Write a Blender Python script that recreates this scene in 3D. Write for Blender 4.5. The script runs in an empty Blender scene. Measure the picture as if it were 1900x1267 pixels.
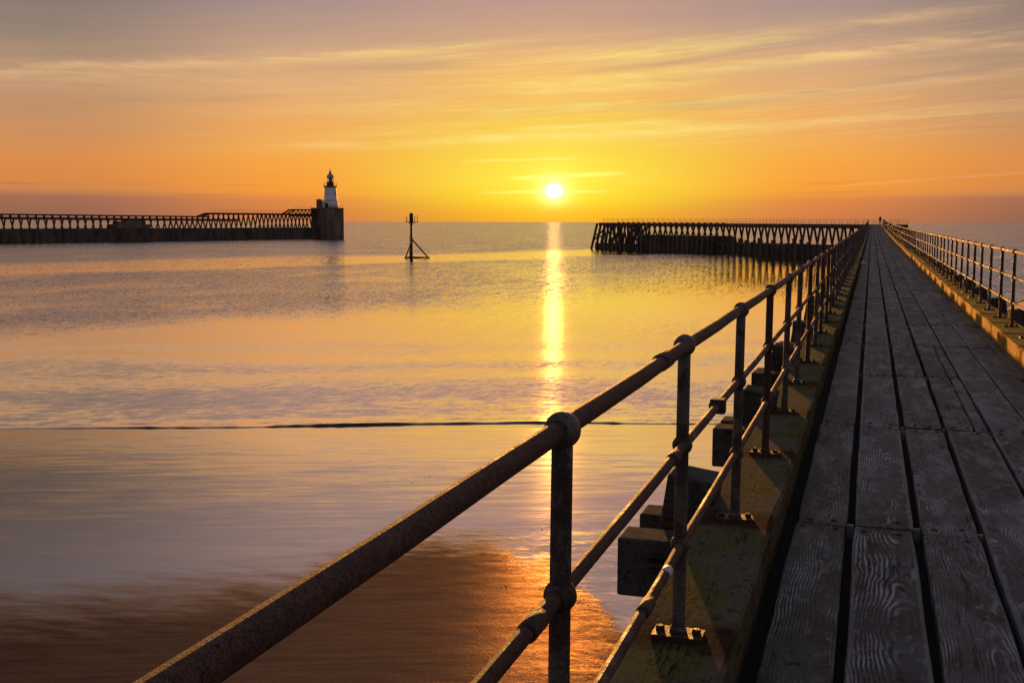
import bpy, bmesh, math, random
from mathutils import Vector, Matrix, noise as mnoise
random.seed(11)
R_ = math.radians
SC = bpy.context.scene
COL = SC.collection
EYE = 6.7                       # camera height above the water, metres
SUN_AZ, SUN_EL = -16.02, 1.6    # degrees, azimuth from +Y towards +X

# ------------------------------------------------------------------ node helper
class G:
    def __init__(s, tree):
        s.t = tree; tree.nodes.clear()
    def n(s, kind, **kw):
        nd = s.t.nodes.new(kind)
        for k, v in kw.items(): setattr(nd, k, v)
        return nd
    def put(s, sock, v):
        if isinstance(v, bpy.types.NodeSocket): s.t.links.new(v, sock)
        elif v is not None: sock.default_value = v
    def m(s, op, a, b=None, c=None, clamp=False):
        nd = s.n('ShaderNodeMath', operation=op, use_clamp=clamp)
        for i, v in enumerate((a, b, c)):
            if v is not None: s.put(nd.inputs[i], v)
        return nd.outputs[0]
    def add(s, a, b): return s.m('ADD', a, b)
    def sub(s, a, b): return s.m('SUBTRACT', a, b)
    def mul(s, a, b): return s.m('MULTIPLY', a, b)
    def div(s, a, b): return s.m('DIVIDE', a, b)
    def step(s, v, lo, hi, a=0.0, b=1.0):          # smooth step
        nd = s.n('ShaderNodeMapRange', interpolation_type='SMOOTHSTEP')
        for i, x in enumerate((v, lo, hi, a, b)): s.put(nd.inputs[i], x)
        return nd.outputs[0]
    def lin(s, v, lo, hi, a=0.0, b=1.0):
        nd = s.n('ShaderNodeMapRange')
        for i, x in enumerate((v, lo, hi, a, b)): s.put(nd.inputs[i], x)
        return nd.outputs[0]
    def mix(s, f, a, b, blend='MIX'):
        nd = s.n('ShaderNodeMix', data_type='RGBA', blend_type=blend)
        s.put(nd.inputs[0], f)
        for i, v in ((6, a), (7, b)):
            if isinstance(v, tuple) and len(v) == 3: v = v + (1,)
            s.put(nd.inputs[i], v)
        return nd.outputs[2]
    def fmix(s, f, a, b):
        nd = s.n('ShaderNodeMix', data_type='FLOAT')
        s.put(nd.inputs[0], f); s.put(nd.inputs[2], a); s.put(nd.inputs[3], b)
        return nd.outputs[0]
    def xyz(s, v):
        nd = s.n('ShaderNodeSeparateXYZ'); s.put(nd.inputs[0], v); return nd.outputs
    def vec(s, x, y, z=0.0):
        nd = s.n('ShaderNodeCombineXYZ')
        for i, v in enumerate((x, y, z)): s.put(nd.inputs[i], v)
        return nd.outputs[0]
    def vmul(s, v, w):
        nd = s.n('ShaderNodeVectorMath', operation='MULTIPLY'); s.put(nd.inputs[0], v); s.put(nd.inputs[1], w); return nd.outputs[0]
    def vop(s, op, v, w=None):
        nd = s.n('ShaderNodeVectorMath', operation=op); s.put(nd.inputs[0], v)
        if w is not None: s.put(nd.inputs[1], w)
        return nd.outputs[0]
    def noise(s, v, scale=1.0, detail=3.0, rough=0.5, dist=0.0):
        nd = s.n('ShaderNodeTexNoise'); s.put(nd.inputs['Vector'], v)
        s.put(nd.inputs['Scale'], scale); s.put(nd.inputs['Detail'], detail)
        s.put(nd.inputs['Roughness'], rough); s.put(nd.inputs['Distortion'], dist)
        return nd.outputs
    def ramp(s, f, stops, interp='LINEAR'):
        nd = s.n('ShaderNodeValToRGB'); cr = nd.color_ramp; cr.interpolation = interp
        while len(cr.elements) < len(stops): cr.elements.new(0.5)
        for e, (p, c) in zip(cr.elements, stops):
            e.position = p; e.color = tuple(c) + (1,) if len(c) == 3 else c
        s.put(nd.inputs[0], f)
        return nd.outputs[0]
    def bump(s, h, strength=1.0, dist=1.0, normal=None):
        nd = s.n('ShaderNodeBump'); s.put(nd.inputs['Strength'], strength); s.put(nd.inputs['Distance'], dist)
        s.put(nd.inputs['Height'], h)
        if normal is not None: s.put(nd.inputs['Normal'], normal)
        return nd.outputs[0]

def srgb(r, g, b):
    f = lambda c: (c/255/12.92 if c <= 10 else ((c/255+0.055)/1.055)**2.4)
    return (f(r), f(g), f(b))

# ------------------------------------------------------------------ camera
cd = bpy.data.cameras.new('camera'); cam = bpy.data.objects.new('camera', cd); COL.objects.link(cam)
cd.sensor_width = 36; cd.lens = 2018.999/1900*36; cd.clip_start = 0.02; cd.clip_end = 90000
Fv = Vector((-0.31035163, 0.94434139, -0.10909268)); Rv = Vector((0.94992617, 0.31246515, 0.00240748)); Uv = Vector((-0.03636114, 0.10288282, 0.99402867))
mw = Matrix((Rv, Uv, -Fv)).transposed().to_4x4(); mw.translation = (0, 0, EYE)
cam.matrix_world = mw
SC.camera = cam

# ------------------------------------------------------------------ world: dawn sky
W = bpy.data.worlds.new('World'); SC.world = W; W.use_nodes = True
g = G(W.node_tree)
tc = g.n('ShaderNodeTexCoord')
d = g.vop('NORMALIZE', tc.outputs['Generated'])
dx, dy, dz = g.xyz(d)[:3]
el = g.mul(g.m('ARCSINE', dz), 57.29578)
sa, ca = math.sin(R_(SUN_AZ)), math.cos(R_(SUN_AZ))
rx = g.sub(g.mul(dx, ca), g.mul(dy, sa)); ry = g.add(g.mul(dx, sa), g.mul(dy, ca))
daz = g.mul(g.m('ARCTAN2', rx, ry), 57.29578)          # degrees from the sun's azimuth
# gentle tilt of the cloud sheets, as seen: they climb to the south
eln = g.noise(g.vec(g.mul(daz, .05), g.mul(el, .5), 3.1), 1.0, 3)[0]
elw = g.add(el, g.mul(g.sub(eln, .5), g.step(el, 1.5, 5, .25, 1.6)))
ef = g.div(elw, 30.0)
def rp(st): return [(min(1, max(0, e/30)), srgb(*c)) for e, c in st]
near = g.ramp(ef, rp([(0, (251, 172, 36)), (.55, (253, 190, 36)), (1.15, (254, 218, 44)), (2.2, (253, 230, 70)), (3.6, (250, 218, 70)), (5, (247, 198, 78)), (6.5, (246, 186, 96)),
                      (8.2, (238, 180, 118)), (9.6, (212, 166, 132)), (11.2, (188, 150, 142)), (15, (166, 138, 130)), (22, (148, 130, 130)), (30, (126, 118, 126))]))
mid = g.ramp(ef, rp([(0, (208, 124, 74)), (.8, (222, 134, 70)), (1.15, (228, 138, 68)), (1.5, (246, 156, 60)), (1.9, (249, 160, 60)), (3.3, (247, 170, 73)), (5.2, (237, 171, 100)), (7, (222, 170, 122)),
                     (8.6, (204, 162, 132)), (11.2, (168, 144, 138)), (15, (150, 130, 126)), (22, (136, 124, 126)), (30, (118, 113, 122))]))
away = g.ramp(ef, rp([(0, (146, 101, 82)), (.8, (158, 106, 82)), (1.2, (166, 111, 85)), (1.55, (206, 134, 79)), (1.9, (217, 136, 71)), (3, (219, 142, 79)), (5, (194, 144, 102)), (6.8, (184, 148, 116)),
                      (8.4, (154, 132, 115)), (11.2, (131, 118, 117)), (15, (126, 118, 122)), (22, (118, 114, 124)), (30, (106, 107, 122))]))
ad = g.m('ABSOLUTE', daz)
base = g.mix(g.step(ad, 0, 14), near, mid)
base = g.mix(g.step(ad, 12, 25), base, away)
back = g.ramp(g.div(el, 60.0), [(0, srgb(104, 96, 108)), (.2, srgb(112, 106, 118)), (1, srgb(96, 98, 116))])
base = g.mix(g.step(ad, 45, 130), base, back)
base = g.mix(g.step(el, 24, 60), base, srgb(98, 100, 118))
# cirrus: long fine sheets, brightest around the sun
tilt = g.sub(el, g.mul(daz, .066))
wob = g.mul(g.sub(g.noise(g.vec(g.mul(daz, .035), g.mul(tilt, .22), 0.0), 1.0, 2)[0], .5), 1.6)
tv = g.add(tilt, wob)
c1 = g.noise(g.vec(g.mul(daz, .045), g.mul(tv, 1.1), 1.7), 1.0, 7, .62)[0]
c2 = g.noise(g.vec(g.mul(daz, .16), g.mul(tv, 5.0), 8.3), 1.0, 6, .66, .4)[0]
c3 = g.noise(g.vec(g.mul(daz, .03), g.mul(tv, .33), 5.2), 1.0, 2)[0]
sheet = g.mul(g.step(c1, .44, .66), g.step(c3, .38, .58))
fibre = g.mul(g.step(c2, .42, .72), g.step(c3, .34, .56))
cir = g.add(g.mul(sheet, .34), g.mul(fibre, .30))
zone = g.mul(g.step(el, 2.6, 4.6), g.step(el, 10.4, 8.0))
cir = g.mul(cir, g.mul(zone, g.step(ad, 26, 8, .25, 1.0)))
def streak(pts, wdt, amp, seed):     # one long cloud streak: azimuth offset a0..a1, elevation e0..e1
    (a0, e0), (a1, e1) = pts
    ec = g.add(g.mul(g.sub(daz, a0), (e1-e0)/(a1-a0)), e0)
    nn = g.noise(g.vec(g.mul(daz, .25), g.mul(el, 2.2), seed), 1.0, 7, .68)[0]
    off = g.div(g.sub(g.sub(el, ec), g.mul(g.sub(nn, .5), wdt*3.0)), wdt)
    band = g.m('EXPONENT', g.mul(g.mul(off, off), -1.0))
    L = abs(a1-a0)
    ends = g.mul(g.step(daz, a0, a0+L*.25), g.step(daz, a1, a1-L*.25))
    return g.mul(g.mul(band, ends), g.mul(g.lin(nn, .34, .66, .1, 1.5), amp))
for pts, wd, am, sd in [(((-31, 6.6), (0, 9.2)), .28, .75, 1.0), (((-33, 6.2), (-10, 7.2)), .5, .35, 2.0), (((-17, 3.6), (12, 4.9)), .20, .7, 3.0), (((-8, 4.0), (26, 5.6)), .16, .55, 4.0),
                        (((-6, 6.6), (26, 9.0)), .30, .7, 5.0), (((0, 5.4), (27, 7.4)), .26, .6, 6.0), (((-2, 7.8), (25, 10.4)), .35, .5, 7.0), (((8, 8.0), (30, 8.2)), .2, .5, 8.0),
                        (((-5, 5.5), (5, 6.1)), .22, .8, 9.0), (((-3, 6.5), (9, 7.1)), .25, .8, 10.0), (((-3, 4.7), (8, 5.2)), .14, .9, 11.0), (((13, 1.75), (28, 2.7)), .05, .5, 12.0)]:
    cir = g.add(cir, streak(pts, wd, am, sd))
fl = g.noise(g.vec(g.mul(daz, .030), g.mul(tv, 1.5), 14.0), 1.0, 7, .66, .6)[0]
fil = g.step(g.m('ABSOLUTE', g.sub(fl, .52)), .035, .004)
fl2 = g.noise(g.vec(g.mul(daz, .07), g.mul(tv, 3.6), 19.0), 1.0, 6, .66, .7)[0]
fil2 = g.step(g.m('ABSOLUTE', g.sub(fl2, .5)), .045, .005)
area = g.mul(g.mul(g.step(el, 3.6, 4.8), g.step(el, 10.2, 8.4)), g.mul(g.step(daz, -16, -3), g.step(c3, .30, .50)))
cir = g.add(cir, g.mul(area, g.add(g.mul(fil, .30), g.mul(fil2, .20))))
cir = g.m('MINIMUM', cir, 1.5)
lift = g.mix(g.step(ad, 3, 22), srgb(255, 228, 128), srgb(248, 196, 138))
sky = g.mix(g.mul(cir, .58), base, lift)
dark = g.mul(g.step(g.noise(g.vec(g.mul(daz, .05), g.mul(tv, .8), 21.0), 1.0, 4)[0], .54, .72), g.mul(g.step(el, 4.5, 6.5), .30))
sky = g.mix(dark, sky, srgb(150, 126, 122))
# thin dark bars low in the sky
lowbar = g.mul(g.step(g.noise(g.vec(g.mul(daz, .12), g.mul(el, 4.2), 33.0), 1.0, 4)[0], .58, .72), g.mul(g.step(el, .9, 1.3), g.step(el, 2.6, 1.9)))
sky = g.mix(g.mul(lowbar, g.mul(g.step(ad, 9, 18), .4)), sky, srgb(150, 104, 86))
# sun glare and disc
de = g.sub(el, SUN_EL)
dist = g.m('SQRT', g.add(g.mul(daz, daz), g.mul(g.mul(de, de), 1.35)))
halo = g.m('EXPONENT', g.div(dist, -1.0))
halo2 = g.m('EXPONENT', g.div(dist, -4.5))
bars = g.add(streak(((-2.8, 2.22), (4.2, 2.55)), .09, .6, 41.0), g.add(streak(((-4.4, 1.5), (4.0, 1.62)), .06, .6, 42.0), streak(((-5.5, 3.1), (2, 3.3)), .06, .3, 43.0)))
disc = g.step(dist, .50, .16)
hz = g.step(el, .2, 1.5, .5, 1.0)
def addc(a, f, c): return g.mix(1.0, a, g.mix(f, (0, 0, 0), c), 'ADD')
sky = addc(sky, g.m('MINIMUM', g.mul(g.mul(halo, hz), 1.0), 1.0), (.45, .36, .14))
sky = addc(sky, g.mul(halo2, .6), (.07, .10, .0))
sky = addc(sky, g.m('MINIMUM', bars, 1.0), (.5, .4, .25))
glow = g.m('EXPONENT', g.mul(g.mul(g.div(dist, .62), g.div(dist, .62)), -1.0))
sky = addc(sky, glow, (1.1, .95, .55))
sky = addc(sky, disc, (6, 5.2, 3.6))
nis = g.n('ShaderNodeTexSky', sky_type='NISHITA', sun_disc=False, sun_elevation=R_(0.95), sun_rotation=R_(SUN_AZ))
nis.dust_density = 2.0; nis.air_density = 1.0
b1 = g.n('ShaderNodeBackground'); g.put(b1.inputs[0], nis.outputs[0]); b1.inputs[1].default_value = 0.05
b2 = g.n('ShaderNodeBackground'); g.put(b2.inputs[0], sky); b2.inputs[1].default_value = 0.5
mx = g.n('ShaderNodeAddShader')
g.t.links.new(b1.outputs[0], mx.inputs[0]); g.t.links.new(b2.outputs[0], mx.inputs[1])
# the physical sky only adds its share high overhead
g.put(b1.inputs[1], g.mul(g.step(el, 20, 55), .08))
out = g.n('ShaderNodeOutputWorld'); g.t.links.new(mx.outputs[0], out.inputs[0])
W.cycles.sampling_method = 'MANUAL'; W.cycles.sample_map_resolution = 2048

# ------------------------------------------------------------------ sun
ld = bpy.data.lights.new('sun', 'SUN'); sun = bpy.data.objects.new('sun', ld); COL.objects.link(sun)
ld.energy = 4.2; ld.angle = R_(0.53); ld.color = (1.0, 0.43, 0.09)
LEL = 0.95
sdir = Vector((math.sin(R_(SUN_AZ))*math.cos(R_(LEL)), math.cos(R_(SUN_AZ))*math.cos(R_(LEL)), math.sin(R_(LEL))))
sun.rotation_euler = sdir.to_track_quat('Z', 'Y').to_euler()
sun.location = (-60, 200, 40)
SC.view_settings.view_transform = 'Standard'; SC.view_settings.look = 'None'
SC.view_settings.exposure = 1.0; SC.view_settings.gamma = 1.0
SC.render.engine = 'CYCLES'
SC.cycles.use_denoising = True
SC.cycles.sample_clamp_direct = 2; SC.cycles.sample_clamp_indirect = 4
SC.cycles.max_bounces = 6

# ------------------------------------------------------------------ materials
MATS = {}
def newmat(name):
    m = bpy.data.materials.new(name); m.use_nodes = True
    gg = G(m.node_tree)
    o = gg.n('ShaderNodeOutputMaterial'); p = gg.n('ShaderNodeBsdfPrincipled')
    gg.t.links.new(p.outputs[0], o.inputs[0]); MATS[name] = m
    return m, gg, p
def P(gg, p, **kw):
    names = dict(col='Base Color', rough='Roughness', metal='Metallic', ior='IOR', spec='Specular IOR Level', normal='Normal', trans='Transmission Weight')
    for k, v in kw.items():
        if isinstance(v, tuple) and len(v) == 3 and k == 'col': v = v + (1,)
        gg.put(p.inputs[names[k]], v)

def sheet(g, p, fac, tint, rough, normal):      # a film of water over the body of the material
    gl = g.n('ShaderNodeBsdfGlossy'); g.put(gl.inputs['Color'], tint + (1,) if isinstance(tint, tuple) else tint)
    g.put(gl.inputs['Roughness'], rough); g.put(gl.inputs['Normal'], normal)
    mxs = g.n('ShaderNodeMixShader'); g.put(mxs.inputs[0], fac)
    g.t.links.new(p.outputs[0], mxs.inputs[1]); g.t.links.new(gl.outputs[0], mxs.inputs[2])
    o = [n for n in g.t.nodes if n.type == 'OUTPUT_MATERIAL'][0]
    g.t.links.new(mxs.outputs[0], o.inputs[0])
def mat_deck():
    m, g, p = newmat('weathered_plank')
    at = g.n('ShaderNodeAttribute', attribute_name='pl'); lx, ly, rn = g.xyz(at.outputs['Vector'])[:3]
    wn = g.n('ShaderNodeTexWhiteNoise', noise_dimensions='1D'); g.put(wn.inputs['W'], rn)
    h = g.n('ShaderNodeSeparateColor'); g.put(h.inputs[0], wn.outputs['Color']); h1, h2, h3 = h.outputs[:3]
    seed = g.mul(rn, 17.3)
    x0 = g.mul(g.sub(h1, .5), .26)
    wv = g.vec(g.mul(lx, 2.0), g.mul(ly, 1.5), seed)
    w1 = g.noise(wv, 1.0, 2, .5)
    w2 = g.noise(g.vec(g.mul(lx, 9), g.mul(ly, 2.6), g.add(seed, 4.)), 1.0, 3, .5)[0]
    dep = g.add(g.add(g.mul(g.sub(h2, .4), .10), g.mul(g.mul(ly, g.sub(h3, .5)), .045)), g.mul(g.sub(w1[0], .5), .17))
    xx = g.add(g.sub(lx, x0), g.mul(g.sub(w2, .5), .035))
    r = g.m('SQRT', g.add(g.mul(xx, xx), g.mul(dep, dep)))
    ring = g.m('SINE', g.mul(g.add(r, g.mul(g.noise(g.vec(g.mul(lx, 14), g.mul(ly, 3.0), seed), 1.0, 3)[0], .012)), 2*math.pi*78))
    ring = g.lin(ring, -1, 1)
    ring = g.m('POWER', ring, .5)
    fib = g.noise(g.vec(g.mul(lx, 170), g.mul(ly, 5), seed), 1.0, 4, .65)[0]
    blot = g.noise(g.vec(g.mul(lx, 5), g.mul(ly, 2.4), g.add(seed, 9.)), 1.0, 5, .6)[0]
    mott = g.noise(g.vec(g.mul(lx, 26), g.mul(ly, 14), g.add(seed, 2.)), 1.0, 6, .7)[0]
    crk = g.noise(g.vec(g.mul(g.add(lx, g.mul(g.sub(w2, .5), .05)), 30), g.mul(ly, .9), g.add(seed, 31.)), 1.0, 3, .5)[0]
    crack = g.mul(g.step(g.m('ABSOLUTE', g.sub(crk, .5)), .016, .004), g.step(g.noise(g.vec(g.mul(lx, 4), g.mul(ly, .8), g.add(seed, 77.)), 1.0, 2)[0], .52, .60))
    pit = g.step(g.noise(g.vec(g.mul(lx, 20), g.mul(ly, 9), g.add(seed, 51.)), 1.0, 3, .55)[0], .66, .74)
    vis = g.step(g.noise(g.vec(g.mul(lx, 3), g.mul(ly, .9), g.add(seed, 63.)), 1.0, 2)[0], .36, .6, .25, 1.0)
    tone = g.mix(h1, (.080, .073, .077), (.190, .174, .178))
    tone = g.mix(g.mul(h3, .55), tone, (.105, .092, .082))
    wn2 = g.n('ShaderNodeTexWhiteNoise', noise_dimensions='1D'); g.put(wn2.inputs['W'], g.add(rn, 3.7))
    pf = g.lin(wn2.outputs['Value'], 0, 1, .55, 1.3)
    c = g.mix(g.mul(g.sub(1.0, ring), g.mul(vis, .90)), tone, (.010, .009, .011))
    c = g.mix(g.step(fib, .52, .8, 0, .5), c, (.022, .02, .022))
    c = g.mix(g.step(blot, .46, .64, 0, .85), c, (.020, .017, .018))
    c = g.vmul(c, g.vec(pf, pf, pf))
    pk = g.mul(g.step(ring, .62, .95), g.step(g.noise(g.vec(g.mul(lx, 6), g.mul(ly, 2.2), g.add(seed, 14.)), 1.0, 4, .65)[0], .46, .66))
    c = g.mix(g.mul(pk, .9), c, (.36, .345, .36))
    c = g.mix(g.step(mott, .54, .72, 0, .6), c, (.32, .305, .31))
    hw = g.m('ABSOLUTE', lx)
    c = g.mix(g.mul(g.step(g.add(hw, g.mul(g.sub(mott, .5), .05)), .118, .135), .5), c, (.23, .215, .21))
    geo = g.n('ShaderNodeNewGeometry'); px, py, pz = g.xyz(geo.outputs['Position'])[:3]
    ms = g.mul(g.step(g.add(px, g.mul(g.sub(blot, .5), .5)), .02, -.22), g.step(mott, .35, .62))
    ms2 = g.mul(g.step(g.add(px, g.mul(g.sub(blot, .5), .5)), 1.25, 1.55), g.step(mott, .30, .6))
    c = g.mix(g.mul(g.m('MAXIMUM', ms, ms2), .62), c, (.026, .030, .010))
    c = g.mix(g.m('MAXIMUM', crack, g.mul(pit, .8)), c, (.006, .005, .006))
    hgt = g.add(g.add(g.mul(ring, g.mul(vis, .0026)), g.mul(fib, .0010)), g.add(g.mul(crack, -.006), g.add(g.mul(pit, -.004), g.mul(mott, .002))))
    P(g, p, col=c, rough=g.lin(blot, .3, .7, .74, .52), spec=.12, normal=g.bump(hgt, .8, 1.0))
    return m

def mat_kerb(name, tint, tint2, moss, moss_amt, stain_y0, rust=True, swap=False):
    m, g, p = newmat(name)
    geo = g.n('ShaderNodeNewGeometry'); pos = geo.outputs['Position']; px, py, pz = g.xyz(pos)[:3]
    if swap: px, py = py, px
    nz = g.xyz(geo.outputs['True Normal'])[2]
    fib = g.noise(g.vec(g.mul(px, 70), g.mul(py, 4), g.mul(pz, 60)), 1.0, 5, .65)[0]
    blot = g.noise(g.vmul(pos, (3.2, 1.6, 3.2)), 1.0, 5, .62)[0]
    mott = g.noise(g.vmul(pos, (26, 20, 26)), 1.0, 6, .7)[0]
    drip = g.noise(g.vec(g.mul(px, 8), g.mul(py, 9), g.mul(pz, 1.2)), 1.0, 4, .6)[0]
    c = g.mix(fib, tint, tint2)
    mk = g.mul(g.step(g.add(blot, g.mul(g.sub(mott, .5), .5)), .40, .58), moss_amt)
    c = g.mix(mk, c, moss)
    side = g.step(nz, .6, .2)
    c = g.mix(g.mul(side, g.step(drip, .50, .66, 0, .7)), c, (.05, .035, .018))
    crk = g.noise(g.vec(g.mul(px, 34), g.mul(py, 1.1), g.mul(pz, 34)), 1.0, 3)[0]
    crack = g.mul(g.step(g.m('ABSOLUTE', g.sub(crk, .5)), .02, .004), g.step(blot, .46, .6))
    c = g.mix(g.step(mott, .48, .36, 0, .7), c, (.014, .012, .008))
    c = g.mix(g.step(fib, .56, .74, 0, .6), c, (.014, .012, .009))
    c = g.mix(crack, c, (.006, .005, .004))
    pale = g.mul(g.step(mott, .6, .75), g.step(blot, .52, .40))
    c = g.mix(g.mul(pale, .75), c, (.24, .22, .19))
    if rust:   # rust has run from each post foot into the timber
        fr = g.m('FRACT', g.add(g.div(g.sub(py, stain_y0), 1.5512), .5))
        dd = g.m('ABSOLUTE', g.mul(g.sub(fr, .5), 1.5512))
        dd = g.add(dd, g.mul(g.sub(blot, .5), .34))
        st = g.step(dd, .20, .07)
        c = g.mix(g.mul(g.mul(st, g.sub(1.0, side)), .85), c, g.mix(g.step(mott, .4, .6), (.020, .012, .008), (.055, .018, .008)))
    hgt = g.add(g.add(g.mul(fib, .003), g.mul(mott, .005)), g.add(g.mul(blot, .004), g.mul(crack, -.010)))
    P(g, p, col=c, rough=.9, spec=.02, normal=g.bump(hgt, g.fmix(side, .22, 1.0), 1.0))
    return m

def mat_iron(name, paint, rustlo, rusthi, amt):
    m, g, p = newmat(name)
    geo = g.n('ShaderNodeNewGeometry'); pos = geo.outputs['Position']
    a = g.noise(g.vmul(pos, (7, 4, 7)), 1.0, 5, .65)[0]
    b = g.noise(pos, 90, 6, .7)[0]
    f = g.noise(pos, 330, 3, .6)[0]
    rc = g.mix(g.step(b, .38, .62), rustlo, rusthi)
    mk = g.step(g.add(a, g.mul(g.sub(b, .5), .5)), amt-.10, amt+.10)
    c = g.mix(mk, paint, rc)
    hgt = g.add(g.mul(b, g.fmix(mk, .0012, .009)), g.mul(f, g.fmix(mk, .0004, .004)))
    c = g.mix(g.mul(mk, g.step(f, .48, .66)), c, g.mix(.5, rusthi, (.16, .11, .08)))
    c = g.mix(g.mul(mk, g.step(f, .46, .32, 0, .8)), c, (.008, .005, .004))
    P(g, p, col=c, rough=g.fmix(mk, .55, .80), metal=0.0, spec=.35, normal=g.bump(hgt, 1.0, 1.0))
    return m

def mat_rough(name, c1, c2, scale=2.0, rough=.85, stretch=(1, 1, 1), bump=.02, spec=.3, detail=5):
    m, g, p = newmat(name)
    geo = g.n('ShaderNodeNewGeometry'); pos = geo.outputs['Position']
    a = g.noise(g.vmul(pos, stretch), scale, detail, .62)[0]
    b = g.noise(g.vmul(pos, stretch), scale*7, 4, .6)[0]
    c = g.mix(g.step(g.add(g.mul(a, .7), g.mul(b, .3)), .36, .64), c1, c2)
    P(g, p, col=c, rough=rough, spec=spec, normal=g.bump(g.add(a, g.mul(b, .4)), 1.0, bump))
    return m

def mat_sand():
    m, g, p = newmat('wet_sand')
    geo = g.n('ShaderNodeNewGeometry'); pos = geo.outputs['Position']; px, py, pz = g.xyz(pos)[:3]
    n1 = g.noise(g.vec(g.mul(px, .35), g.mul(py, .8), 0.0), 1.0, 5, .6)[0]
    n2 = g.noise(g.vec(g.mul(px, .9), g.mul(py, 3.4), 2.0), 1.0, 5, .6)[0]
    n3 = g.noise(pos, 26, 5, .65)[0]
    n4 = g.noise(pos, 420, 2, .6)[0]
    # edge of the standing film: seaward of this line the sand carries a sheet of water
    cu = g.add(g.mul(px, .93), g.mul(py, .37)); cv = g.sub(g.mul(py, .93), g.mul(px, .37))
    yc = g.ramp(g.lin(cu, -12, 6), [((x+12)/18, (y/40,)*3) for x, y in [(-12, 16.0), (-6.9, 16.8), (-4.6, 17.4), (-2.7, 17.9), (-2.0, 18.9), (-1.2, 20.0), (-.3, 20.5), (.7, 20.4), (1.7, 19.2), (2.3, 17.3), (2.7, 14.6), (5, 11)]], 'EASE')
    sd = g.add(g.sub(cv, g.mul(yc, 40.0)), g.mul(g.sub(n1, .5), 2.0))
    sd = g.add(sd, g.mul(g.sub(n2, .5), 3.4))
    sd = g.add(sd, g.mul(g.sub(g.noise(g.vec(g.mul(cu, .5), g.mul(cv, 9), 11.0), 1.0, 5, .65)[0], .5), 1.8))
    wdt = g.step(cu, -4.5, 1.0, 1.6, 1.1)
    sd = g.add(sd, g.mul(g.sub(g.noise(g.vec(g.mul(cu, 1.7), g.mul(cv, 3.6), 23.0), 1.0, 6, .7)[0], .5), g.step(cu, -2.0, 1.5, .5, 6.0)))
    film = g.step(g.div(sd, wdt), -1.2, 1.4)
    # ripple slopes
    q = g.noise(g.vec(g.mul(cu, .50), g.mul(cv, 3.4), 5.0), 1.0, 7, .66)[1]
    q2 = g.noise(g.vec(g.mul(px, 5), g.mul(py, 9), 7.0), 1.0, 4, .6)[1]
    qs = g.n('ShaderNodeSeparateColor'); g.put(qs.inputs[0], q)
    qs2 = g.n('ShaderNodeSeparateColor'); g.put(qs2.inputs[0], q2)
    lively = g.mul(g.step(cu, .2, 2.2), g.step(cv, 24, 19))
    a1 = g.add(.12, g.mul(lively, .17)); a2 = g.add(.018, g.mul(lively, .15))
    a1 = g.mul(a1, g.lin(film, 0, 1, .7, 1.0))
    sx = g.add(g.mul(g.sub(qs.outputs[0], .5), g.mul(a1, .5)), g.mul(g.sub(qs2.outputs[0], .5), a2))
    sy = g.add(g.mul(g.sub(qs.outputs[1], .5), a1), g.mul(g.sub(qs2.outputs[1], .5), a2))
    gn = g.xyz(geo.outputs['Normal'])
    fr = g.noise(g.vec(g.mul(cu, 60), g.mul(cv, 170), 3.0), 1.0, 2, .5)[1]
    fs = g.n('ShaderNodeSeparateColor'); g.put(fs.inputs[0], fr)
    stk = g.noise(g.vec(g.mul(cu, .55), g.mul(cv, 7.0), 17.0), 1.0, 6, .68)[0]
    fv = g.mul(g.sub(fs.outputs[1], .5), g.fmix(film, g.lin(stk, .3, .7, .18, .25), .02))
    fu = g.mul(g.sub(fs.outputs[0], .5), g.fmix(film, .20, .03))
    sx = g.add(sx, g.add(g.mul(fv, -.37), g.mul(fu, .93))); sy = g.add(sy, g.add(g.mul(fv, .93), g.mul(fu, .37)))
    nrm = g.vop('NORMALIZE', g.vec(g.add(sx, gn[0]), g.add(sy, gn[1]), gn[2]))
    hs = g.add(g.mul(n3, .007), g.mul(n4, .0005))
    nb = g.bump(g.mul(hs, g.sub(1.0, film)), .55, 1.0, nrm)
    c = g.mix(g.step(g.add(g.mul(n2, .5), g.mul(stk, .5)), .36, .64), (.048, .029, .020), (.080, .048, .034))
    c = g.mix(g.mul(g.step(n3, .5, .72), .4), c, (.045, .034, .03))
    P(g, p, col=g.mix(film, c, (.035, .028, .024)), rough=.8, spec=0.0, ior=1.0, normal=nb)
    damp = g.mul(g.lin(stk, .3, .7, .085, .165), g.step(cu, -9, 0, .45, 1.0))
    sheet(g, p, g.fmix(film, damp, g.m('MINIMUM', g.add(g.step(cu, -15, 0, .30, .88), g.step(cv, 25, 36, 0, .25)), .95)), g.mix(film, (1.0, .60, .34), (.91, .835, .80)), g.fmix(film, g.lin(n2, .3, .7, .13, .17), .06), nb)
    return m

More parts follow.
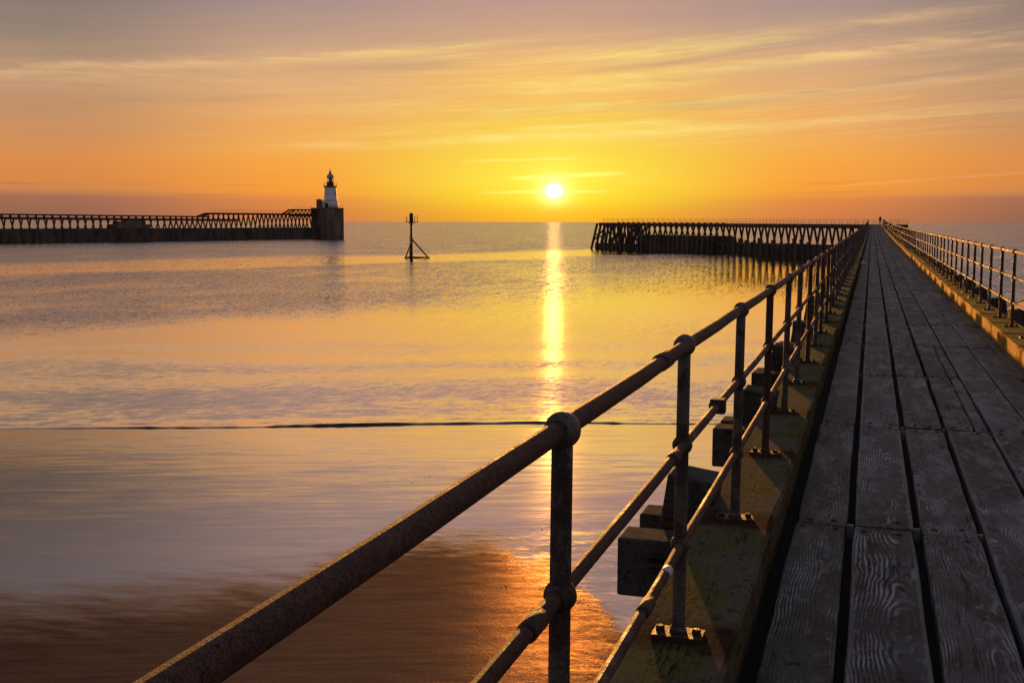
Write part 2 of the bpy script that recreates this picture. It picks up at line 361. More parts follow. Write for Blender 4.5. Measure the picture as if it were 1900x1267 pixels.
def mat_water():
    m, g, p = newmat('sea_water')
    geo = g.n('ShaderNodeNewGeometry'); pos = geo.outputs['Position']; px, py, pz = g.xyz(pos)[:3]
    big = g.noise(g.vec(g.mul(px, .020), g.mul(py, .010), 0.0), 1.0, 4, .6)[0]
    med = g.noise(g.vec(g.mul(px, .10), g.mul(py, .05), 4.0), 1.0, 4, .6)[0]
    s = g.add(g.sub(g.mul(px, .893), g.mul(py, .451)), g.add(g.mul(g.sub(big, .5), 34), g.mul(g.sub(med, .5), 16)))
    t = g.add(g.sub(g.mul(py, .93), g.mul(px, .37)), g.add(g.mul(g.sub(med, .5), 6.0), g.mul(g.sub(big, .5), 3.0)))
    # wind: open sea / slick band / rippled wedge / sheltered water near the beach
    far = g.mul(g.m('MAXIMUM', g.step(s, -163, -186), g.mul(g.step(px, 2, 9), g.step(py, 75, 100))), g.step(med, .30, .55, .55, 1.0))
    wedge = g.mul(g.mul(g.step(s, -143, -134), g.step(s, -56, -72)), g.step(g.add(px, g.mul(g.sub(big, .5), 30)), -14, -42))
    wedge = g.mul(wedge, g.step(med, .34, .58, .55, 1.0))
    calm = g.step(s, -75, -58)
    A = g.add(g.add(g.step(s, -110, -150, .05, .28), g.mul(far, .42)), g.mul(wedge, .62))
    rip = g.noise(g.vec(g.mul(px, 9.0), g.mul(py, 1.7), 1.0), 1.0, 2, .6)[1]
    rip2 = g.noise(g.vec(g.mul(px, 3.0), g.mul(py, .42), 6.0), 1.0, 3, .65)[1]
    rs = g.n('ShaderNodeSeparateColor'); g.put(rs.inputs[0], rip)
    rs2 = g.n('ShaderNodeSeparateColor'); g.put(rs2.inputs[0], rip2)
    u = g.add(g.mul(px, .93), g.mul(py, .37)); v = g.sub(g.mul(py, .93), g.mul(px, .37))
    nr = g.noise(g.vec(g.mul(u, 1.1), g.mul(v, 3.2), 2.0), 1.0, 4, .62)[1]
    ns = g.n('ShaderNodeSeparateColor'); g.put(ns.inputs[0], nr)
    nearA = g.mul(g.step(t, 66, 40), g.lin(g.step(t, 43, 37), 0, 1, .10, .15))
    # low swell running in to the beach
    ph = g.add(g.mul(t, 2*math.pi/8.2), g.mul(g.noise(g.vec(g.mul(u, .05), g.mul(v, .12), 3.0), 1.0, 3)[0], 7.0))
    sw = g.mul(g.m('SINE', ph), g.mul(g.step(t, 66, 56), .011))
    sx = g.add(g.mul(g.sub(rs.outputs[0], .5), A), g.add(g.mul(g.sub(rs2.outputs[0], .5), g.mul(A, .6)), g.mul(g.sub(ns.outputs[0], .5), g.mul(nearA, .5))))
    sy = g.add(g.mul(g.sub(rs.outputs[1], .5), A), g.add(g.mul(g.sub(rs2.outputs[1], .5), g.mul(A, .6)), g.mul(g.sub(ns.outputs[1], .5), nearA)))
    bias = g.add(g.mul(wedge, -.056), g.mul(far, -.10))
    bias = g.add(bias, g.mul(g.mul(g.step(s, -118, -148), g.sub(1.0, far)), -.026))
    sy = g.add(sy, g.add(sw, bias))
    tn = g.xyz(geo.outputs['Normal'])
    nrm = g.vop('NORMALIZE', g.vec(g.add(sx, tn[0]), g.add(sy, tn[1]), tn[2]))
    P(g, p, col=(.022, .020, .020), rough=.06, ior=1.36, normal=nrm)
    fac = g.mul(g.step(tn[2], .93, .995, .0, 1.0), g.sub(.88, g.add(g.mul(far, .50), g.mul(wedge, .34))))
    sheet(g, p, fac, g.mix(g.m('MAXIMUM', far, g.mul(wedge, .8)), (.955, .855, .79), (.89, .84, .845)), .05, nrm)
    return m

mat_deck(); mat_sand(); mat_water()
Y1L, SPC, Y1R = 2.0352, 1.5512, 15.8157 - 1.4844*9
mat_kerb('mossy_kerb', (.075, .064, .045), (.16, .135, .10), (.098, .090, .022), .85, Y1L)
mat_kerb('stub_timber', (.040, .037, .034), (.14, .128, .115), (.06, .056, .04), .5, 0, False, True)
mat_kerb('sun_orange_kerb', (.50, .23, .035), (.80, .42, .07), (.50, .33, .05), .40, Y1R, True)  # orange of the low sun is painted into this kerb's base colour
mat_iron('painted_iron', (.110, .092, .076), (.045, .026, .018), (.12, .066, .042), .53)
mat_iron('red_rust_iron', (.085, .034, .024), (.042, .018, .012), (.105, .044, .027), .50)
mat_iron('rusty_pipe', (.125, .078, .058), (.046, .021, .013), (.155, .068, .040), .42)
mat_rough('pale_tape', (.42, .42, .42), (.60, .60, .60), 60, .6, bump=.0005)
mat_rough('dark_bolt', (.02, .015, .012), (.07, .04, .025), 80, .7, bump=.001)
mat_rough('grey_timber', (.10, .094, .088), (.26, .24, .22), 6, .85, (1, 1, .25), .006)
mat_rough('underdeck_shade', (.012, .011, .010), (.022, .02, .018), 6, .95, bump=.006)  # near-black timber: under-deck shade put into the colour
mat_rough('tarred_timber', (.042, .028, .019), (.12, .078, .050), 1.5, .85, (1, 1, .3), .02)
mat_rough('weedy_wall', (.038, .028, .020), (.12, .085, .058), .5, .85, (1, 1, .35), .08)
mat_rough('dark_concrete', (.085, .058, .040), (.22, .150, .102), .35, .9, (1, 1, .3), .06)
mat_rough('white_paint', (.70, .665, .635), (.84, .81, .78), .8, .6, (1, 1, .4), .01)
mat_rough('red_paint', (.20, .045, .030), (.30, .075, .045), 2, .5, bump=.004)
mat_rough('hut_brick', (.16, .085, .055), (.22, .12, .08), 2, .85, bump=.01)
mat_rough('dome_metal', (.30, .25, .21), (.42, .36, .31), 2, .45, bump=.004)
mat_rough('dark_metal', (.018, .016, .015), (.045, .036, .030), 4, .6, bump=.003)
mat_rough('pebble_stone', (.02, .018, .017), (.06, .052, .046), 30, .7, bump=.003)
mat_rough('dark_cloth', (.018, .018, .022), (.030, .028, .032), 20, .9, bump=.004)
mat_rough('pale_skin', (.45, .30, .22), (.50, .34, .25), 20, .6, bump=.001)
mat_rough('knit_hat', (.50, .48, .46), (.60, .58, .55), 40, .9, bump=.003)
mat_rough('litter_paper', (.55, .38, .32), (.65, .48, .40), 30, .8, bump=.003)
m_, g_, p_ = newmat('lantern_glass'); P(g_, p_, col=(.9, .9, .9), rough=.05, trans=1.0, ior=1.05)

# ------------------------------------------------------------------ mesh builder
class MB:
    def __init__(s): s.v, s.f, s.sm = [], [], []
    def box(s, x0, x1, y0, y1, z0, z1, M=None):
        b = len(s.v)
        pts = [(x0, y0, z0), (x1, y0, z0), (x1, y1, z0), (x0, y1, z0), (x0, y0, z1), (x1, y0, z1), (x1, y1, z1), (x0, y1, z1)]
        s.v += [tuple(M @ Vector(q)) if M else q for q in pts]
        for q in [(0, 3, 2, 1), (4, 5, 6, 7), (0, 1, 5, 4), (1, 2, 6, 5), (2, 3, 7, 6), (3, 0, 4, 7)]:
            s.f.append(tuple(b+i for i in q)); s.sm.append(False)
        return s
    def bar(s, a, b, w, h, up=(0, 0, 1)):       # square bar from a to b
        a, b = Vector(a), Vector(b); dv = (b-a); L = dv.length; dv.normalize()
        up = Vector(up)
        if abs(dv.dot(up)) > .98: up = Vector((0, 1, 0))
        sx = dv.cross(up).normalized(); sz = sx.cross(dv).normalized()
        M = Matrix((sx, dv, sz)).transposed().to_4x4(); M.translation = a
        return s.box(-w/2, w/2, 0, L, -h/2, h/2, M)
    def tube(s, pts, r, n=10, cap=True):
        pts = [Vector(q) for q in pts]; b = len(s.v); k = len(pts)
        rr = r if isinstance(r, (list, tuple)) else [r]*k
        for i, q in enumerate(pts):
            dv = (pts[min(i+1, k-1)] - pts[max(i-1, 0)]).normalized()
            ref = Vector((0, 0, 1)) if abs(dv.z) < .9 else Vector((1, 0, 0))
            a = dv.cross(ref).normalized(); c = a.cross(dv)
            for j in range(n):
                t = 2*math.pi*j/n
                s.v.append(tuple(q + (a*math.cos(t) + c*math.sin(t))*rr[i]))
        for i in range(k-1):
            for j in range(n):
                s.f.append((b+i*n+j, b+i*n+(j+1) % n, b+(i+1)*n+(j+1) % n, b+(i+1)*n+j)); s.sm.append(True)
        if cap:
            s.f.append(tuple(b+j for j in range(n))[::-1]); s.sm.append(False)
            s.f.append(tuple(b+(k-1)*n+j for j in range(n))); s.sm.append(False)
        return s
    def lathe(s, prof, c=(0, 0, 0), n=16, axis='z', flat=False):
        b = len(s.v); k = len(prof); c = Vector(c)
        for r, z in prof:
            for j in range(n):
                t = 2*math.pi*(j+.5)/n
                q = (r*math.cos(t), r*math.sin(t), z)
                if axis == 'y': q = (q[0], q[2], q[1])
                s.v.append(tuple(c+Vector(q)))
        for i in range(k-1):
            for j in range(n):
                q = (b+i*n+j, b+i*n+(j+1) % n, b+(i+1)*n+(j+1) % n, b+(i+1)*n+j)
                s.f.append(q if axis == 'z' else q[::-1]); s.sm.append(not flat)
        s.f.append(tuple(b+j for j in range(n))[::(-1 if axis == 'z' else 1)]); s.sm.append(False)
        s.f.append(tuple(b+(k-1)*n+j for j in range(n))[::(1 if axis == 'z' else -1)]); s.sm.append(False)
        return s
    def ball(s, c, r, n=16, k=9, sq=1.0):
        return s.lathe([(max(1e-4, r*math.sin(math.pi*i/k)), -r*sq*math.cos(math.pi*i/k)) for i in range(k+1)], c, n)
    def mesh(s, name, mat):
        me = bpy.data.meshes.new(name); me.from_pydata(s.v, [], s.f); me.materials.append(MATS[mat])
        me.polygons.foreach_set('use_smooth', s.sm); me.update(); return me
    def build(s, name, mat, parent=None, loc=(0, 0, 0), bevel=0):
        return obj(name, s.mesh(name, mat), parent, loc, bevel)
def obj(name, me, parent=None, loc=(0, 0, 0), bevel=0):
    o = bpy.data.objects.new(name, me); COL.objects.link(o); o.location = loc
    if parent: o.parent = parent
    if bevel:
        b = o.modifiers.new('bevel', 'BEVEL'); b.width = bevel; b.segments = 2; b.limit_method = 'ANGLE'
    return o
def thing(name, label, cat, loc=(0, 0, 0), rz=0, group=None):
    o = bpy.data.objects.new(name, None); COL.objects.link(o); o.location = loc; o.rotation_euler = (0, 0, rz)
    o['label'] = label; o['category'] = cat
    if group: o['group'] = group
    return o
def dup(o, parent, loc=None):
    c = o.copy(); COL.objects.link(c); c.parent = parent
    if loc is not None: c.location = loc
    for ch in list(o.children): dup(ch, c)
    return c

# ------------------------------------------------------------------ ground and sea
def grid_mesh(name, rows, mat):
    nr, nc = len(rows), len(rows[0]); v = [q for r in rows for q in r]
    f = [(i*nc+j, i*nc+j+1, (i+1)*nc+j+1, (i+1)*nc+j) for i in range(nr-1) for j in range(nc-1)]
    me = bpy.data.meshes.new(name); me.from_pydata(v, [], f); me.materials.append(MATS[mat])
    me.polygons.foreach_set('use_smooth', [True]*len(f)); me.update(); return me
us = [-60000, -9000, -2000, -600, -200, -80] + [x for x in range(-40, 41, 4)] + [80, 200, 600, 2000, 9000, 60000]
vs = [-60000, -9000, -2000, -400, -100, -40, -10, 0, 8, 16, 24, 32, 35.3, 36.6, 60, 150, 170, 60000]
def sand_z(v): return max(-.02, .035*(36.0-max(v, -60))) if v < 160 else -1.2     # the beach falls gently to the sea
sand = obj('beach_sand', grid_mesh('beach_sand', [[(.93*u-.37*v, .37*u+.93*v, sand_z(v)) for u in us] for v in vs], 'wet_sand'))
sand['kind'] = 'structure'
# shoreline, west to east, then the sheet of water spread seaward from it
shore = [(-40000, -16000), (-3000, -1200), (-300, -92), (-80, 4.5), (-50, 17.2), (-38, 22.6), (-26.5, 27.7), (-20, 30.1), (-13.7, 33.0), (-9.7, 34.7), (-6.2, 35.4), (-3, 36.6), (0, 42), (3, 58), (7, 82), (13, 105), (24, 122), (60, 150), (300, 190), (3000, 300), (40000, 2000)]
pts = []
for (a, b) in zip(shore[:-1], shore[1:]):
    L = math.dist(a, b); n = max(1, min(60, int(L/.35))) if L < 100 else 6
    pts += [(a[0]+(b[0]-a[0])*i/n, a[1]+(b[1]-a[1])*i/n) for i in range(n)]
pts.append(shore[-1])
for _ in range(10):     # smooth
    pts = [pts[0]] + [((pts[i-1][0]+2*pts[i][0]+pts[i+1][0])/4, (pts[i-1][1]+2*pts[i][1]+pts[i+1][1])/4) if abs(pts[i][0]) < 70 else pts[i] for i in range(1, len(pts)-1)] + [pts[-1]]
ts = [-.06, 0, .03, .06, .10, .14, .19, .25, .33, .45, .6, .8, 1.05, 1.35, 1.8, 2.5, 3.5, 5, 8, 14, 30, 100, 500, 3000, 45000]
rows = [[] for _ in ts]
for i, (x, y) in enumerate(pts):
    a = max(-1, min(1, (x+6)/60)); dv = Vector((a*.55-.12, 1)).normalized()
    if x < -26: dv = Vector((-.37, .93))
    wv = mnoise.noise(Vector((x*.13, 0, 3)))*.22 + mnoise.noise(Vector((x*.7, 1, 9)))*.05
    hh = (.058 + .040*mnoise.noise(Vector((x*.22, 5, 1)))) * (1 if -60 < x < 40 else .5)
    hh *= 1.0 - .55*max(0, min(1, (-20-x)/8))
    for k, t in enumerate(ts):
        prof = 0 if t <= 0 else (min(1, t/.12)**.7 if t < .12 else math.exp(-(t-.12)/.42))
        rp_ = .35*math.exp(-((t-1.05)/.3)**2) + .2*math.exp(-((t-2.5)/.6)**2)
        lump = mnoise.noise(Vector((x*2.6, t*4, 2)))*.026*math.exp(-t/1.6) + mnoise.noise(Vector((x*6.5, t*9, 5)))*.014*math.exp(-t/2.2)
        z = .006 + hh*(prof+rp_*.6) + (lump if t > 0.03 else 0)
        if t < 0: z = -.03
        off = wv if t < 40 else 0
        rows[k].append((x+dv.x*(t+off), y+dv.y*(t+off), max(z, .006) if t >= 0 else z))
sea = obj('sea_water', grid_mesh('sea_water', rows, 'sea_water')); sea['kind'] = 'structure'

# pebbles and weed scraps on the wet sand
mb = MB()
for i in range(110):
    x = random.uniform(-24, -2.5); y = random.uniform(13, 33)
    if .93*y-.37*x > 33: continue
    r = random.choice([.008, .011, .014, .02])*random.uniform(.7, 1.2)
    mb.ball((x, y, sand_z(.93*y-.37*x)+r*.12), r, 7, 5, .35)
pb = mb.build('pebbles', 'pebble_stone'); pb['kind'] = 'stuff'; pb['label'] = 'small dark pebbles scattered on the wet sand'; pb['category'] = 'pebbles'

# ------------------------------------------------------------------ the long pier
def rise(y): return 1.05*(max(0, y)/205)**2.2
DZ = EYE-1.55; KT = EYE-1.405; YS, YE = -6.0, 206.0
pier = thing('pier', 'long straight timber pier with weathered plank deck and raised kerb beams', 'pier', (0, 0, 0))
cols = [(-.322, -.072), (-.030, .256), (.297, .562), (.595, .884), (.908, 1.19), (1.205, 1.475), (1.482, 1.592)]
joints = [5.75+2.97*k for k in range(-4, 70)]
me = bpy.data.meshes.new('deck_plank'); bm = bmesh.new(); lay = bm.verts.layers.float_vector.new('pl')
nails = MB()
for ci, (xa, xb) in enumerate(cols):
    k = 0
    while k < len(joints)-1:
        two = random.random() < .22
        y0 = joints[k] + random.uniform(-.03, .03); k2 = min(k+(2 if two else 1), len(joints)-1); y1 = joints[k2] + random.uniform(-.03, .03)
        k = k2
        if y0 > YE: break
        split = [(xa, xb)]
        if (y0 > 8 and random.random() < .10) or (ci == 3 and abs(y0-8.7) < .3): w = xa+(xb-xa)*.68; split = [(xa, w-.006), (w+.006, xb)]
        for (x0, x1) in split:
            rnd = random.random()*40
            dzp = random.uniform(-.006, .004); tl = random.uniform(-.008, .008); sk = random.uniform(-.007, .007); gp = random.uniform(.004, .012)
            nseg = 22 if y0 < 22 else (8 if y0 < 60 else 3)
            xc = (x0+x1)/2; hw = (x1-x0)/2; e = .007
            prev = None
            for j in range(nseg+1):
                f = j/nseg; yy = y0+gp + (y1-y0-2*gp)*f
                ja = mnoise.noise(Vector((rnd, yy*1.7, 0)))*.006; jb = mnoise.noise(Vector((rnd, yy*1.7, 8)))*.006
                rag = .0
                if j in (0, nseg): rag = .006
                a = xc-hw+ja+sk*(f-.5)+rag; b = xc+hw+jb+sk*(f-.5)-rag
                z = DZ+dzp+rise(yy) - rag*.6
                ring = []
                for (xx, zz) in [(a, z-.075), (a, z-e), (a+e, z+tl*.5*0), (b-e, z+tl*.5*0), (b, z-e), (b, z-.075)]:
                    zz += tl*(xx-xc)/hw*.5
                    vtx = bm.verts.new((xx, yy, zz)); vtx[lay] = (xx-xc, yy-y0, rnd); ring.append(vtx)
                if prev:
                    for q in range(5): bm.faces.new((prev[q], prev[q+1], ring[q+1], ring[q]))
                else: bm.faces.new(ring[::-1][::-1])
                prev = ring
            bm.faces.new(prev[::-1])
            if y0 < 45:
                for yy in (y0+.09, y1-.09):
                    for fx in (-.55, .5):
                        if random.random() < .9:
                            xx = xc+hw*fx+random.uniform(-.02, .02)
                            nails.lathe([(.015, -.01), (.015, .003), (.010, .006)], (xx, yy+random.uniform(-.03, .03), DZ+dzp+rise(yy)), 8)
bmesh.ops.recalc_face_normals(bm, faces=bm.faces)
bm.to_mesh(me); bm.free(); me.materials.append(MATS['weathered_plank'])
obj('deck_plank', me, pier)
spc_ = MB()
for (a0, a1), (b0, b1) in zip(cols[:-1], cols[1:]):
    for y in joints:
        if -2 < y < 60:
            for dy in (-.10, .09):
                if random.random() < .6: yy = y+dy+random.uniform(-.02, .02); spc_.box(a1+.004, b0-.004, yy-.016, yy+.016, DZ-.09+rise(y), DZ-.018+rise(y))
sp_ = spc_.build('spacer', 'grey_timber', pier); sp_['kind'] = 'stuff'
nl = nails.build('nail', 'dark_bolt', pier); nl['kind'] = 'stuff'
# longitudinal bearers under the gaps, coloured near-black so the gaps look shaded
def run(xa, xb, za, zb, step=4.0, y0=YS, y1=YE):
    m = MB(); ys = []; y = y0
    while y < y1: ys.append(y); y += step
    ys.append(y1)
    for y in ys:
        h = rise(y); m.v += [(xa, y, za+h), (xb, y, za+h), (xb, y, zb+h), (xa, y, zb+h)]
    for i in range(len(ys)-1):
        for j in range(4):
            m.f.append((i*4+j, i*4+(j+1) % 4, i*4+4+(j+1) % 4, i*4+4+j)); m.sm.append(False)
    L = len(ys)*4
    m.f += [(3, 2, 1, 0), (L-4, L-3, L-2, L-1)]; m.sm += [False]*2
    return m
for xc in (-.36, -.05, .277, .58, .897, 1.2, 1.50): run(xc-.12, xc+.12, DZ-.36, DZ-.088).build('stringer', 'underdeck_shade', pier)

# kerb beams, section by section
def kerb_section(x0, x1, y0, y1, mat, seed):
    n = max(2, int((y1-y0)/(.10 if y0 < 16 else .5 if y0 < 60 else 3))); m = MB()
    prof = []
    for i in range(n+1):
        y = y0+.008+(y1-y0-.016)*i/n; h = rise(y)
        ch = .014
        jx = lambda k: mnoise.noise(Vector((y*1.3, seed, k)))*.008 + mnoise.noise(Vector((y*5.0, seed, k+.5)))*.005
        wr = max(0, mnoise.noise(Vector((y*.9, seed*3, 7))))*.035
        wl = max(0, mnoise.noise(Vector((y*.8, seed*5, 2))))*.03
        z0, z1 = DZ-.14+h, KT+h
        z1 += KR if x0 > 0 else 0
        pr = [(x0, z0), (x0+jx(1), z1-ch-wl), (x0+ch+wl+jx(2)*.5, z1), (x0+(x1-x0)*.5, z1-.001), (x1-ch-wr+jx(3)*.5, z1), (x1+jx(4), z1-ch-wr), (x1, z0)]
        m.v += [(xx, y, zz) for xx, zz in pr]
    k = 7
    for i in range(n):
        for j in range(k):
            m.f.append((i*k+j, i*k+(j+1) % k, (i+1)*k+(j+1) % k, (i+1)*k+j)); m.sm.append(False)
    m.f.append(tuple(range(k))[::-1]); m.f.append(tuple(n*k+j for j in range(k))); m.sm += [False]*2
    return m
KR = .027
def kerb(x0, x1, cuts, mat, sd):
    for i, (a, b) in enumerate(zip(cuts[:-1], cuts[1:])):
        ox = random.uniform(-.018, .018)
        o = kerb_section(x0+ox, x1+ox, a, b, mat, sd+i*1.7).build('kerb_beam', mat, pier)
        bm = bmesh.new(); bm.from_mesh(o.data); bmesh.ops.recalc_face_normals(bm, faces=bm.faces); bm.to_mesh(o.data); bm.free()
kerb(-.745, -.385, [YS, 3.05, 9.1, 15.0] + [15+6.05*k for k in range(1, 32)], 'mossy_kerb', 1)
kerb(1.607, 1.985, [YS, 4, 14.35, 24.4] + [24.4+6.05*k for k in range(1, 31)], 'sun_orange_kerb', 90)

# trestles: a pair of cap beams gripping two raking posts
tr = thing('tmp', 'x', 'x')
CX = .625
tpost = MB()
for sgn in (-1, 1):
    top = (CX+sgn*1.43, .12, EYE-1.27); bot = (CX+sgn*2.35, .12, -1.2)
    tpost.bar(top, bot, .25, .27, (0, 1, 0))
tre = tpost.build('trestle', 'stub_timber', pier, (0, 5.35, 0), .012)
for yy, zt, ext in ((-.255, -1.50, 1.73), (.42, -1.56, 1.76)):
    for sgn in (-1, 1):     # capping timbers run out past the kerbs
        m = MB(); xa, xb = sorted((CX+sgn*ext, CX+sgn*1.31)); m.box(xa, xb, yy-.11, yy+.11, EYE+zt-.285, EYE+zt); m.build('cap_beam', 'stub_timber', tre, bevel=.012)
m = MB(); m.box(CX-1.3, CX+1.3, -.36, .52, DZ-.66, DZ-.37); m.build('cross_beam', 'underdeck_shade', tre)
bpy.data.objects.remove(tr)
for k in range(-3, 68):
    if k == 0: continue
    y = 5.35+2.97*k
    dup(tre, pier, (random.uniform(-.06, .06), y+random.uniform(-.06, .06), rise(y)+random.uniform(-.03, .02)))

# ------------------------------------------------------------------ pier railings
ZM, ZL = .664, .3225
def post_mesh(mat):
    m = MB()
    m.tube([(0, 0, .012), (0, 0, .05), (0, 0, .9), (0, 0, .985)], [.0235, .0225, .0215, .0215], 16)
    m.lathe([(.030, .016), (.028, .03), (.0235, .04)], (0, 0, 0), 16)
    for z, r in ((1.0, .037), (ZM, .034), (ZL, .034)): m.ball((0, 0, z), r, 20, 12, 1.0)
    for z, r, rr in ((1.0, .037, .0255), (ZM, .034, .021), (ZL, .034, .021)):     # collar round each rail socket
        for s_ in (-1, 1):
            m.lathe([(rr, -.006), (rr+.003, 0), (rr, .006)], (0, s_*(r-.006), z), 14, 'y')
    return m.mesh('post', mat)
PM = [post_mesh('painted_iron'), post_mesh('red_rust_iron')]
m = MB(); m.box(-.085, .085, -.05, .05, -.004, .016)
for sx in (-1, 1): m.lathe([(.016, .016), (.016, .030), (.012, .034)], (sx*.062, 0, 0), 6)
PLATE = m.mesh('base_plate', 'red_rust_iron')
def railing(name, label, x, lean, y_first, spc, zb, first_k, last_k, mats):
    rt = thing(name, label, 'railing', (x, 0, 0))
    ztop = EYE+zb
    far = MB(); pos = []; cnt = 0
    for k in range(first_k, last_k):
        y = y_first + spc*k
        if y > YE-1: break
        z = ztop+rise(y); jx = random.uniform(-.006, .006)
        pos.append((jx, y, z))
        if cnt < 100:
            red = k in mats or random.random() < .16
            o = obj('post', PM[1 if red else 0], rt, (lean+jx, y, z))
            o.rotation_euler = (random.uniform(-.006, .006), -lean+random.uniform(-.004, .004), random.uniform(-.2, .2))
            obj('base_plate', PLATE, o)
            cnt += 1
        else:
            far.tube([(lean+jx, y, z), (jx, y, z+1)], .022, 6); far.ball((jx, y, z+1), .037, 6, 4)
            far.ball((jx, y, z+ZM), .034, 6, 4); far.box(-.085+lean+jx, .085+lean+jx, y-.05, y+.05, z-.004, z+.016)
    fo = far.build('post', 'painted_iron', rt); fo['kind'] = 'stuff'
    for nm, hz, r, fx in (('top_rail', 1.0, .0215, 0), ('middle_rail', ZM, .0165, lean*.34), ('bottom_rail', ZL, .0165, lean*.68)):
        p = []
        for i, (jx, y, z) in enumerate(pos):
            p.append((jx*.4+fx, y, z+hz))
            if y < 30 and i+1 < len(pos):
                for f in (.25, .5, .75):
                    p.append((jx*.4+fx+random.uniform(-.001, .001), y+spc*f, z+hz-.003*(1-abs(2*f-1))))
        MB().tube(p, r, 18).build(nm, 'rusty_pipe', rt)
    return rt
rl = railing('railing', 'rust brown pipe railing with ball joints along the mossy kerb above the beach', -.5686, -.006, Y1L, SPC, -1.4054, -4, 140, {3, 9, 11, -1})
rr = railing('railing', 'dark pipe railing on the sunlit orange kerb facing open sea', 1.8178, .004, Y1R, 1.4844, -1.3807, -3, 145, {50})
def sleeve(hz, y, r, L, nm='coupling', mat='rusty_pipe', parent=None, x=0):
    z = EYE-(1.4054 if parent is None else 1.3807)+rise(y)+hz
    MB().lathe([(r-.003, -L/2), (r, -L/2+.006), (r, L/2-.006), (r-.003, L/2)], (x, y, z), 18, 'y').build(nm, mat, parent or rl)
sleeve(1.0, 3.16, .0262, .12); sleeve(ZM, 3.38, .0205, .09); sleeve(ZL, 2.95, .0205, .10); sleeve(ZM, 1.86, .0205, .09)
sleeve(ZL, 3.28, .0175, .055, 'tape_band', 'pale_tape')
sleeve(1.0, 8.4, .0255, .10); sleeve(ZL, 7.0, .0205, .08); sleeve(ZM, 9.9, .0205, .08); sleeve(1.0, 14.9, .0255, .1)
z = EYE-1.4054+ZM
mb = MB(); mb.box(-.030, .030, 4.39, 4.45, z-.030, z+.030); mb.box(-.036, -.030, 4.40, 4.44, z-.012, z+.012); mb.build('clamp', 'painted_iron', rl, bevel=.005)
for k, y in enumerate((17.4, 23.1, 31.0)):
    sleeve(1.0, y, .0255, .10, parent=rr); sleeve(ZM, y+1.1, .0205, .08, parent=rr)

# ------------------------------------------------------------------ pier head running across the end of the pier
wd = Vector((-.781, .625, 0)); wn = Vector((.625, .781, 0))      # along (seaward left) and away from the viewer
W0 = Vector((0, 215, 0))
def wp(u, n, z): return W0 + wd*u + wn*n + Vector((0, 0, z))
wing = thing('jetty', 'dark timber trestle jetty on a low wall across the end of the long pier', 'jetty', tuple(W0))
def wz(u): return 6.38 + .0025*max(0, u)
def wloc(u, n, z): return tuple(wp(u, n, z) - W0)
def prism(m, u0, u1, n0, n1, z0, z1, P_=wloc, zf=None):
    b = len(m.v); zf = zf or (lambda u: 0)
    for u in (u0, u1):
        m.v += [P_(u, n0, z0+zf(u)), P_(u, n1, z0+zf(u)), P_(u, n1, z1+zf(u)), P_(u, n0, z1+zf(u))]
    for q in [(0, 1, 2, 3), (7, 6, 5, 4), (0, 4, 5, 1), (1, 5, 6, 2), (2, 6, 7, 3), (3, 7, 4, 0)]:
        m.f.append(tuple(b+i for i in q)); m.sm.append(False)
    return m
UL = 84.0
m = MB(); prism(m, -5, UL, .7, 3.9, -.18, 0, zf=wz); m.build('deck', 'tarred_timber', wing)
m = MB(); prism(m, -5, UL, .62, .95, -.72, -.184, zf=wz); m.build('edge_beam', 'tarred_timber', wing)
m = MB(); prism(m, -5, UL, 3.65, 3.95, -.72, -.184, zf=wz); m.build('edge_beam', 'tarred_timber', wing)
m = MB(); prism(m, -5, 41, 0, 5.2, -1, 2.4); m.build('low_wall', 'weedy_wall', wing)
m = MB(); prism(m, 41.2, 68, 0, 5.2, -1, 3.75); m.build('low_wall', 'weedy_wall', wing)
m = MB(); prism(m, 68.2, 84.5, -.1, 5.2, -1, 1.5); m.build('low_wall', 'weedy_wall', wing)
for k in range(0, 56):           # fender piles up the wall face
    u = -3+1.6*k
    top = 2.55 if u < 41 else (3.9 if u < 68 else 2.4)
    if u > 84: break
    m = MB(); m.bar(wloc(u, -.45, -.8), wloc(u+random.uniform(-.15, .15), -.16, top+random.uniform(-.35, .15)), .36, .24, tuple(wd)); m.build('fender_pile', 'weedy_wall', wing)
bent = 0
u = -2.0
while u < 83:
    base = 2.3 if u < 41 else (3.6 if u < 68 else 1.4)
    zt = wz(u)-.72
    m = MB(); m.bar(wloc(u, .6, zt-.0), wloc(u, 4.0, zt-.0), .26, .2); t = m.build('trestle', 'tarred_timber', wing)
    for (nb, nt) in ((.15, .95), (4.7, 3.7)):
        m = MB(); m.bar(wloc(u+random.uniform(-.1, .1), nb, base-.3), wloc(u+random.uniform(-.08, .08), nt, zt), .30, .32, tuple(wd)); m.build('leg', 'tarred_timber', t)
    if u < 41 and random.random() < .55:
        m = MB(); hgt = random.uniform(.5, 1.3); m.bar(wloc(u+.5, .3, base-.2), wloc(u+.5, .3, base+hgt), .35, .35, tuple(wd)); m.build('stub', 'tarred_timber', t)
    u += 1.9 if u < 68 else 1.35
